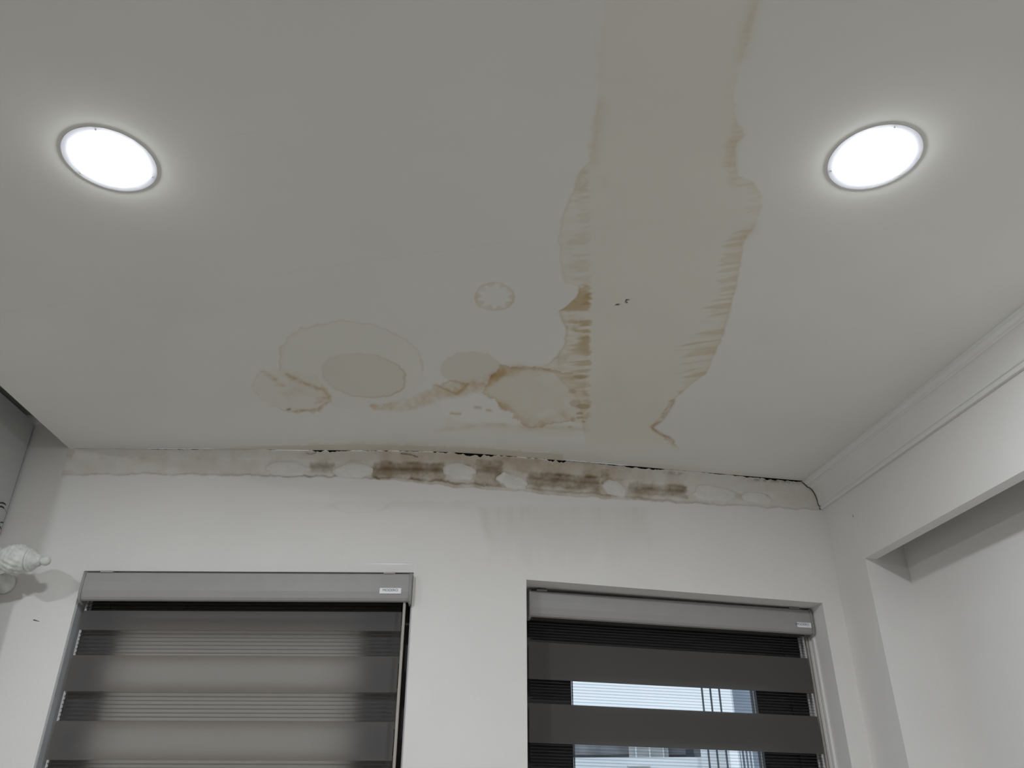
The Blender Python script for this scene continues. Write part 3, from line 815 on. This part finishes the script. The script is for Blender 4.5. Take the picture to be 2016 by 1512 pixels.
P0 = .188
b1 = [(.715, .735), (.5957, .6545)] + [(.4145 - P0 * k, .5193 - P0 * k) for k in range(6)]
k1 = [(.715, .735), (.5032, .618)] + [(.3152 - P0 * k, .430 - P0 * k) for k in range(5)]
blind('zebra_blind', FL, -1.344, -.3145, -.02, ZC + .7625, ZC + .675, 0.0,
      'closed grey striped blind with glowing bands, on the left window', True, b1, k1, (-1.341, -.345), .03,
      ((-.412, -.345), (ZC + .698, ZC + .7155)), 0.0, ((-1.297, -1.257), (-.405, -.368)), (-.334, -.004))
T2 = -.0125
b2 = [(.668 + .0, .700)] + [(.4795 - .1885 * k, .595 - .1885 * k) for k in range(6)]
k2 = [(.668 + .003, .700)] + [(.4835 - .1885 * k, .598 - .1885 * k) for k in range(6)]
blind('zebra_blind', FR, .0735, 1.084, .07, ZC + .7525, ZC + .668, T2,
      'open dark striped blind with daylight showing between its bands, on the right window', False, b2, k2, (.079, 1.066), .11,
      ((1.022, 1.074), (ZC + .6885, ZC + .7055)), -.006, ((.10, .135), (1.005, 1.045)), (1.079, .12))

# ---- recessed downlights
def downlight(x, y, z, label, lens, group='round white downlights in the low ceiling'):
    root = empty('ceiling_light', (x, y, z))
    tag(root, label, 'light', group)
    MB().lathe((x, y, z), (0, 0, -1), [(.0, .0895), (.0004, .0894), (.0007, .0888), (.0007, .0720), (.0003, .0700)], 64, cap=False).build('rim', 'rim_white', root)
    pr_ = [(.0002, .0700)] + [(.0003 + .0062 * math.cos(a), .0700 * math.sin(a)) for a in np.linspace(PI / 2, .06, 10)]
    MB().lathe((x, y, z), (0, 0, -1), pr_, 48).build('lens', lens, root, smooth=True)
    for a in (.6, 2.7, 4.8):
        MB().lathe((x + .0815 * math.cos(a), y + .0815 * math.sin(a), z - .0006), (0, 0, -1), [(0, .0018), (.0008, .0015)], 8).build('screw', 'clip_metal', root)
downlight(-.803, 1.232, H, 'lit round white downlight in ceiling left of the stains', 'lamp_lens')
downlight(.718, 1.222, H, 'lit round white downlight in ceiling right of the stains, near the moulding', 'lamp_lens')
downlight(-2.2, .75, HR, 'lit round white downlight in the raised ceiling, outside the picture', 'lamp_lens_far', 'downlights in the raised ceiling')

# ---- curtain rod with a carved finial
yr = 2.595 - .13
rod = empty('curtain_rod', (-1.56, yr, ZC + .769))
tag(rod, 'white curtain rod end with carved urn finial beside the left window', 'curtain rod')
ax = Vector((1, .012, -.055)).normalized()
O = Vector((-1.556, yr, ZC + .7715))
MB().lathe(O + ax * -.95, ax, [(0, .0165), (.93, .0165)], 24).build('rod', 'finial_white', rod, smooth=True)
MB().lathe(O, ax, [(-.016, .017), (-.012, .030), (-.007, .034), (.000, .034), (.004, .029), (.007, .026), (.012, .026)], 40).build('collar', 'finial_white', rod, smooth=True)
def carve(t, a):
    q = (t - .012) / .078
    env = max(0.0, math.sin(PI * min(max(q, 0), 1))) ** .6
    return env * (  .030 * math.sin(7 * a + 7 * q + 1.2 * math.sin(9 * q)) + .028 * math.sin(16 * a - 12 * q) + .02 * math.sin(31 * q + 3 * a))
body = [(.010 + .082 * q, .0265 + .0185 * math.sin(PI * min(1, q * .93)) ** .75) for q in np.linspace(0, 1, 46)]
fin = MB().lathe(O, ax, body, 96, fn=carve).build('finial', 'finial_white', rod, smooth=True)
MB().lathe(O, ax, [(.090, .024), (.092, .0245), (.094, .0330), (.0965, .0355), (.100, .0355), (.102, .0330), (.1035, .0295), (.105, .0300), (.108, .0290), (.112, .0245), (.117, .0215), (.119, .0185), (.121, .0190), (.124, .0185), (.127, .0150), (.130, .0138)], 48).build('finial_ring', 'finial_white', fin, smooth=True)
MB().lathe(O, ax, [(.128, .0115)] + [(.143 + .0155 * math.sin(b), .0143 * math.cos(b)) for b in np.linspace(-.75, 1.45, 14)], 32).build('finial_tip', 'finial_white', fin, smooth=True)
br = MB()
pb = Vector((-1.592, yr, ZC + .772))
br.lathe(pb + ax * -.012, ax, [(0, .026), (.002, .030), (.022, .030), (.024, .026)], 32)
br.lathe((pb.x, yr + .005, pb.z - .042), (0, 1, 0), [(0, .006), (.006, .020), (.02, .024), (.05, .017), (.085, .016), (.105, .022), (.113, .032), (.1235, .034)], 32)
br.lathe((pb.x, yr + .008, pb.z - .02), (0, .25, -1), [(0, .014), (.02, .017), (.035, .012)], 20)
br.build('bracket', 'finial_white', rod, smooth=True)

# ---- curtain on that rod, beyond the left edge of the picture
vv, ff = [], []
KU, KZ = 90, 14
for j in range(KZ + 1):
    q = j / KZ; z = ZC + .742 - 2.1 * q
    for i in range(KU + 1):
        t = i / KU; x = -2.30 + t * (.70 + .05 * q)
        vv.append((x, yr + .030 * math.sin(t * 62 + .6 * math.sin(3 * q)) * (.75 + .25 * q), z))
for j in range(KZ):
    for i in range(KU):
        a = j * (KU + 1) + i; ff.append((a, a + 1, a + KU + 2, a + KU + 1))
cur = obj('curtain', vv, ff, 'curtain_cloth', None, smooth=True)
tag(cur, 'pale grey pleated curtain hanging from the white rod at far left', 'curtain')

# ---- wall unit high on the left
XU = -1.652; ZU0, ZU1 = ZC + .8813, ZC + 1.2885; yb = float(yw(XU)) - .001
unit = empty('wall_cabinet', (XU - .4, yb - .19, ZU0))
tag(unit, 'white wall-hung cabinet with dark back edge and drawn marks, at left edge', 'cabinet')
def rrect(y0, y1, z0, z1, r, k=6):
    pts = []
    for cy_, cz_, a0 in ((y1 - r, z1 - r, 0), (y0 + r, z1 - r, PI / 2), (y0 + r, z0 + r, PI), (y1 - r, z0 + r, 1.5 * PI)):
        for i in range(k + 1):
            a = a0 + PI / 2 * i / k; pts.append((cy_ + r * math.cos(a), cz_ + r * math.sin(a)))
    return pts
def slab(x0, x1, prof_):
    k = len(prof_); mbx = MB()
    mbx.v += [(x0, y, z) for y, z in prof_] + [(x1, y, z) for y, z in prof_]
    mbx.f += [(i, (i + 1) % k, k + (i + 1) % k, k + i) for i in range(k)] + [tuple(range(k))[::-1], tuple(range(k, 2 * k))]
    return mbx
slab(XU - .82, XU - .004, rrect(yb - .385, yb - .011, ZU0 + .001, ZU1 - .001, .012)).build('body', 'unit_white', unit)
side = slab(XU - .004, XU, rrect(yb - .39, yb - .010, ZU0, ZU1, .014)).build('side_panel', 'unit_white', unit, bevel=.0008)
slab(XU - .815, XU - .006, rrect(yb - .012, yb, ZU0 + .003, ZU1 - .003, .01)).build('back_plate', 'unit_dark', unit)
def stroke(pts, w, mat):
    vv, ff = [], []
    for i, (y, z) in enumerate(pts):
        a = pts[max(i - 1, 0)]; b = pts[min(i + 1, len(pts) - 1)]
        t = Vector((b[0] - a[0], b[1] - a[1])).normalized(); nrm = Vector((-t.y, t.x))
        ww = w * (.35 + .65 * math.sin(PI * (i + .5) / len(pts)))
        for s in (-1, 1): vv.append((XU + .0007, y + nrm.x * ww * s, ZC + z + nrm.y * ww * s))
    for i in range(len(pts) - 1): ff.append((2*i, 2*i + 1, 2*i + 3, 2*i + 2))
    obj('drawn_mark', vv, ff, mat, side)
stroke([(2.515, .970), (2.535, .977), (2.5487, .982), (2.560, .983), (2.5675, .981)], .0028, 'mark_black')
stroke([(2.515, .957), (2.5316, .9635), (2.5476, .969), (2.5579, .970), (2.5649, .9685)], .0028, 'mark_black')
stroke([(2.563, .968), (2.573, .966), (2.582, .962), (2.588, .957)], .0007, 'mark_black')
stroke([(2.567, .921), (2.572, .924), (2.577, .926), (2.583, .926)], .0022, 'mark_black')
stroke([(2.552, .915), (2.563, .913), (2.573, .909), (2.583, .904)], .0022, 'mark_black')
pk = [(2.50 + .0, .888), (2.581, .886), (2.586, .892), (2.587, .903), (2.580, .907), (2.565, .911), (2.50, .915)]
obj('drawn_mark', [(XU + .0005, y, ZC + z) for y, z in pk], [tuple(range(len(pk)))], 'mark_pink', side)

# ---- small scuffs on the paint
def scuff(px, py, dx, dy, w, parent):
    c, n = on_wall(px, py, .0008)
    e = np.array([dx, 0, dy]) / 590.0
    p = np.array([-dy, 0, dx]) / max(math.hypot(dx, dy), 1e-6) * w / 590.0
    obj('scuff', [c - e - p, c + e - p * .3, c + e + p * .3, c - e + p], [(0, 1, 2, 3)], 'unit_dark', parent)
scuff(72, 1222, 6, -1.5, .9, wall)
def wscuff(px, py, r_, tall):
    d = ray(px, py); s = CW / (NW[0] * d[0] + NW[1] * d[1]); 
    p = d * s; p[2] += ZC
    t = np.array([-NW[1], NW[0], 0]); nrm = np.array([NW[0], NW[1], 0])
    p = p - nrm * .001
    obj('scuff', [p - t * r_ - [0, 0, tall], p + t * r_ - [0, 0, tall * .6], p + t * r_ + [0, 0, tall], p - t * r_ + [0, 0, tall * .7]], [(0, 1, 2, 3)], 'unit_dark', wr)
wscuff(1680, 1016, .0012, .006)

# ---- outside, seen through the open blind
YO = 7.5
def opt(px, py, Y=YO): return tuple(on_y(px, py, Y))
def obox(px0, px1, py0, py1, Y, dpt, name, mat, parent):
    a = on_y((px0 + px1) / 2, (py0 + py1) / 2, Y)
    x0 = on_y(px0, (py0 + py1) / 2, Y)[0]; x1 = on_y(px1, (py0 + py1) / 2, Y)[0]
    z1 = on_y((px0 + px1) / 2, py0, Y)[2]; z0 = on_y((px0 + px1) / 2, py1, Y)[2]
    th = math.atan2(x0, Y) + .02                    # side walls turned away from the window
    fr = Frame((x0, Y), (math.cos(th), -math.sin(th)))
    return MB().box(fr, 0, (x1 - x0) / math.cos(th) * (1 + math.tan(th) * x1 / Y), 0, dpt, z0, z1).build(name, mat, parent)
tower = empty('apartment_building', (3.6, 10, -3))
tag(tower, 'pale grey building rising at the right of the view through the open blind', 'building')
obox(1440, 1620, 1100, 1640, 9.0, 3.0, 'wall', 'facade_grey', tower)
for k in range(6):
    obox(1458 + k * 7, 1460.5 + k * 7, 1440, 1530, 8.96, .03, 'grille_bar', 'facade_white', tower)
obox(1439, 1442, 1100, 1640, 8.9, .02, 'corner_post', 'facade_white', tower)
for k, (x, t) in enumerate(((1383, 'left of the three'), (1399.5, 'middle of the three'), (1417, 'right of the three'))):
    p = empty('cable', opt(x, 1400, 8.2))
    tag(p, 'thin dark vertical cable outside the open blind, ' + t, 'cable', 'vertical cables outside')
    a = on_y(x, 1370, 8.2)
    MB().lathe((a[0], a[1], a[2] - 2.2), (0, 0, 1), [(0, .009), (4.4, .009)], 8).build('strand', 'wire_dark', p)
house = empty('neighbouring_house', (1.6, 10, -3))
tag(house, 'low white house with grey roof in the lower gap of the open blind', 'house')
obox(1100, 1392, 1492, 1760, 10.3, 2.5, 'wall', 'facade_white', house)
obox(1100, 1238, 1463, 1486, 10.9, .6, 'roof', 'roof_grey', house)
obox(1238, 1312, 1466, 1491, 10.6, .5, 'dormer', 'concrete', house)
for x in (1252, 1279, 1306):
    obox(x - 1.2, x + 1.2, 1470, 1492, 10.5, .04, 'post', 'facade_white', house)
obox(1312, 1380, 1470, 1486, 10.7, .5, 'roof', 'roof_grey', house)
obox(1350, 1365, 1475, 1494, 10.5, .05, 'vent', 'wire_dark', house)
shed = empty('canopy', (2, 8.5, -1))
tag(shed, 'pale blue white canopy below the roofs seen through the open blind', 'canopy')
obox(1236, 1366, 1494, 1507, 8.4, .35, 'sheet', 'facade_white', shed)
obox(1236, 1280, 1507, 1560, 8.5, .05, 'post', 'concrete', shed)
annex = empty('annex_building', (3, 9, -3))
tag(annex, 'light grey boarded annex between the canopy and the tall building', 'building')
obox(1393, 1446, 1474, 1760, 8.3, .5, 'wall', 'facade_white', annex)
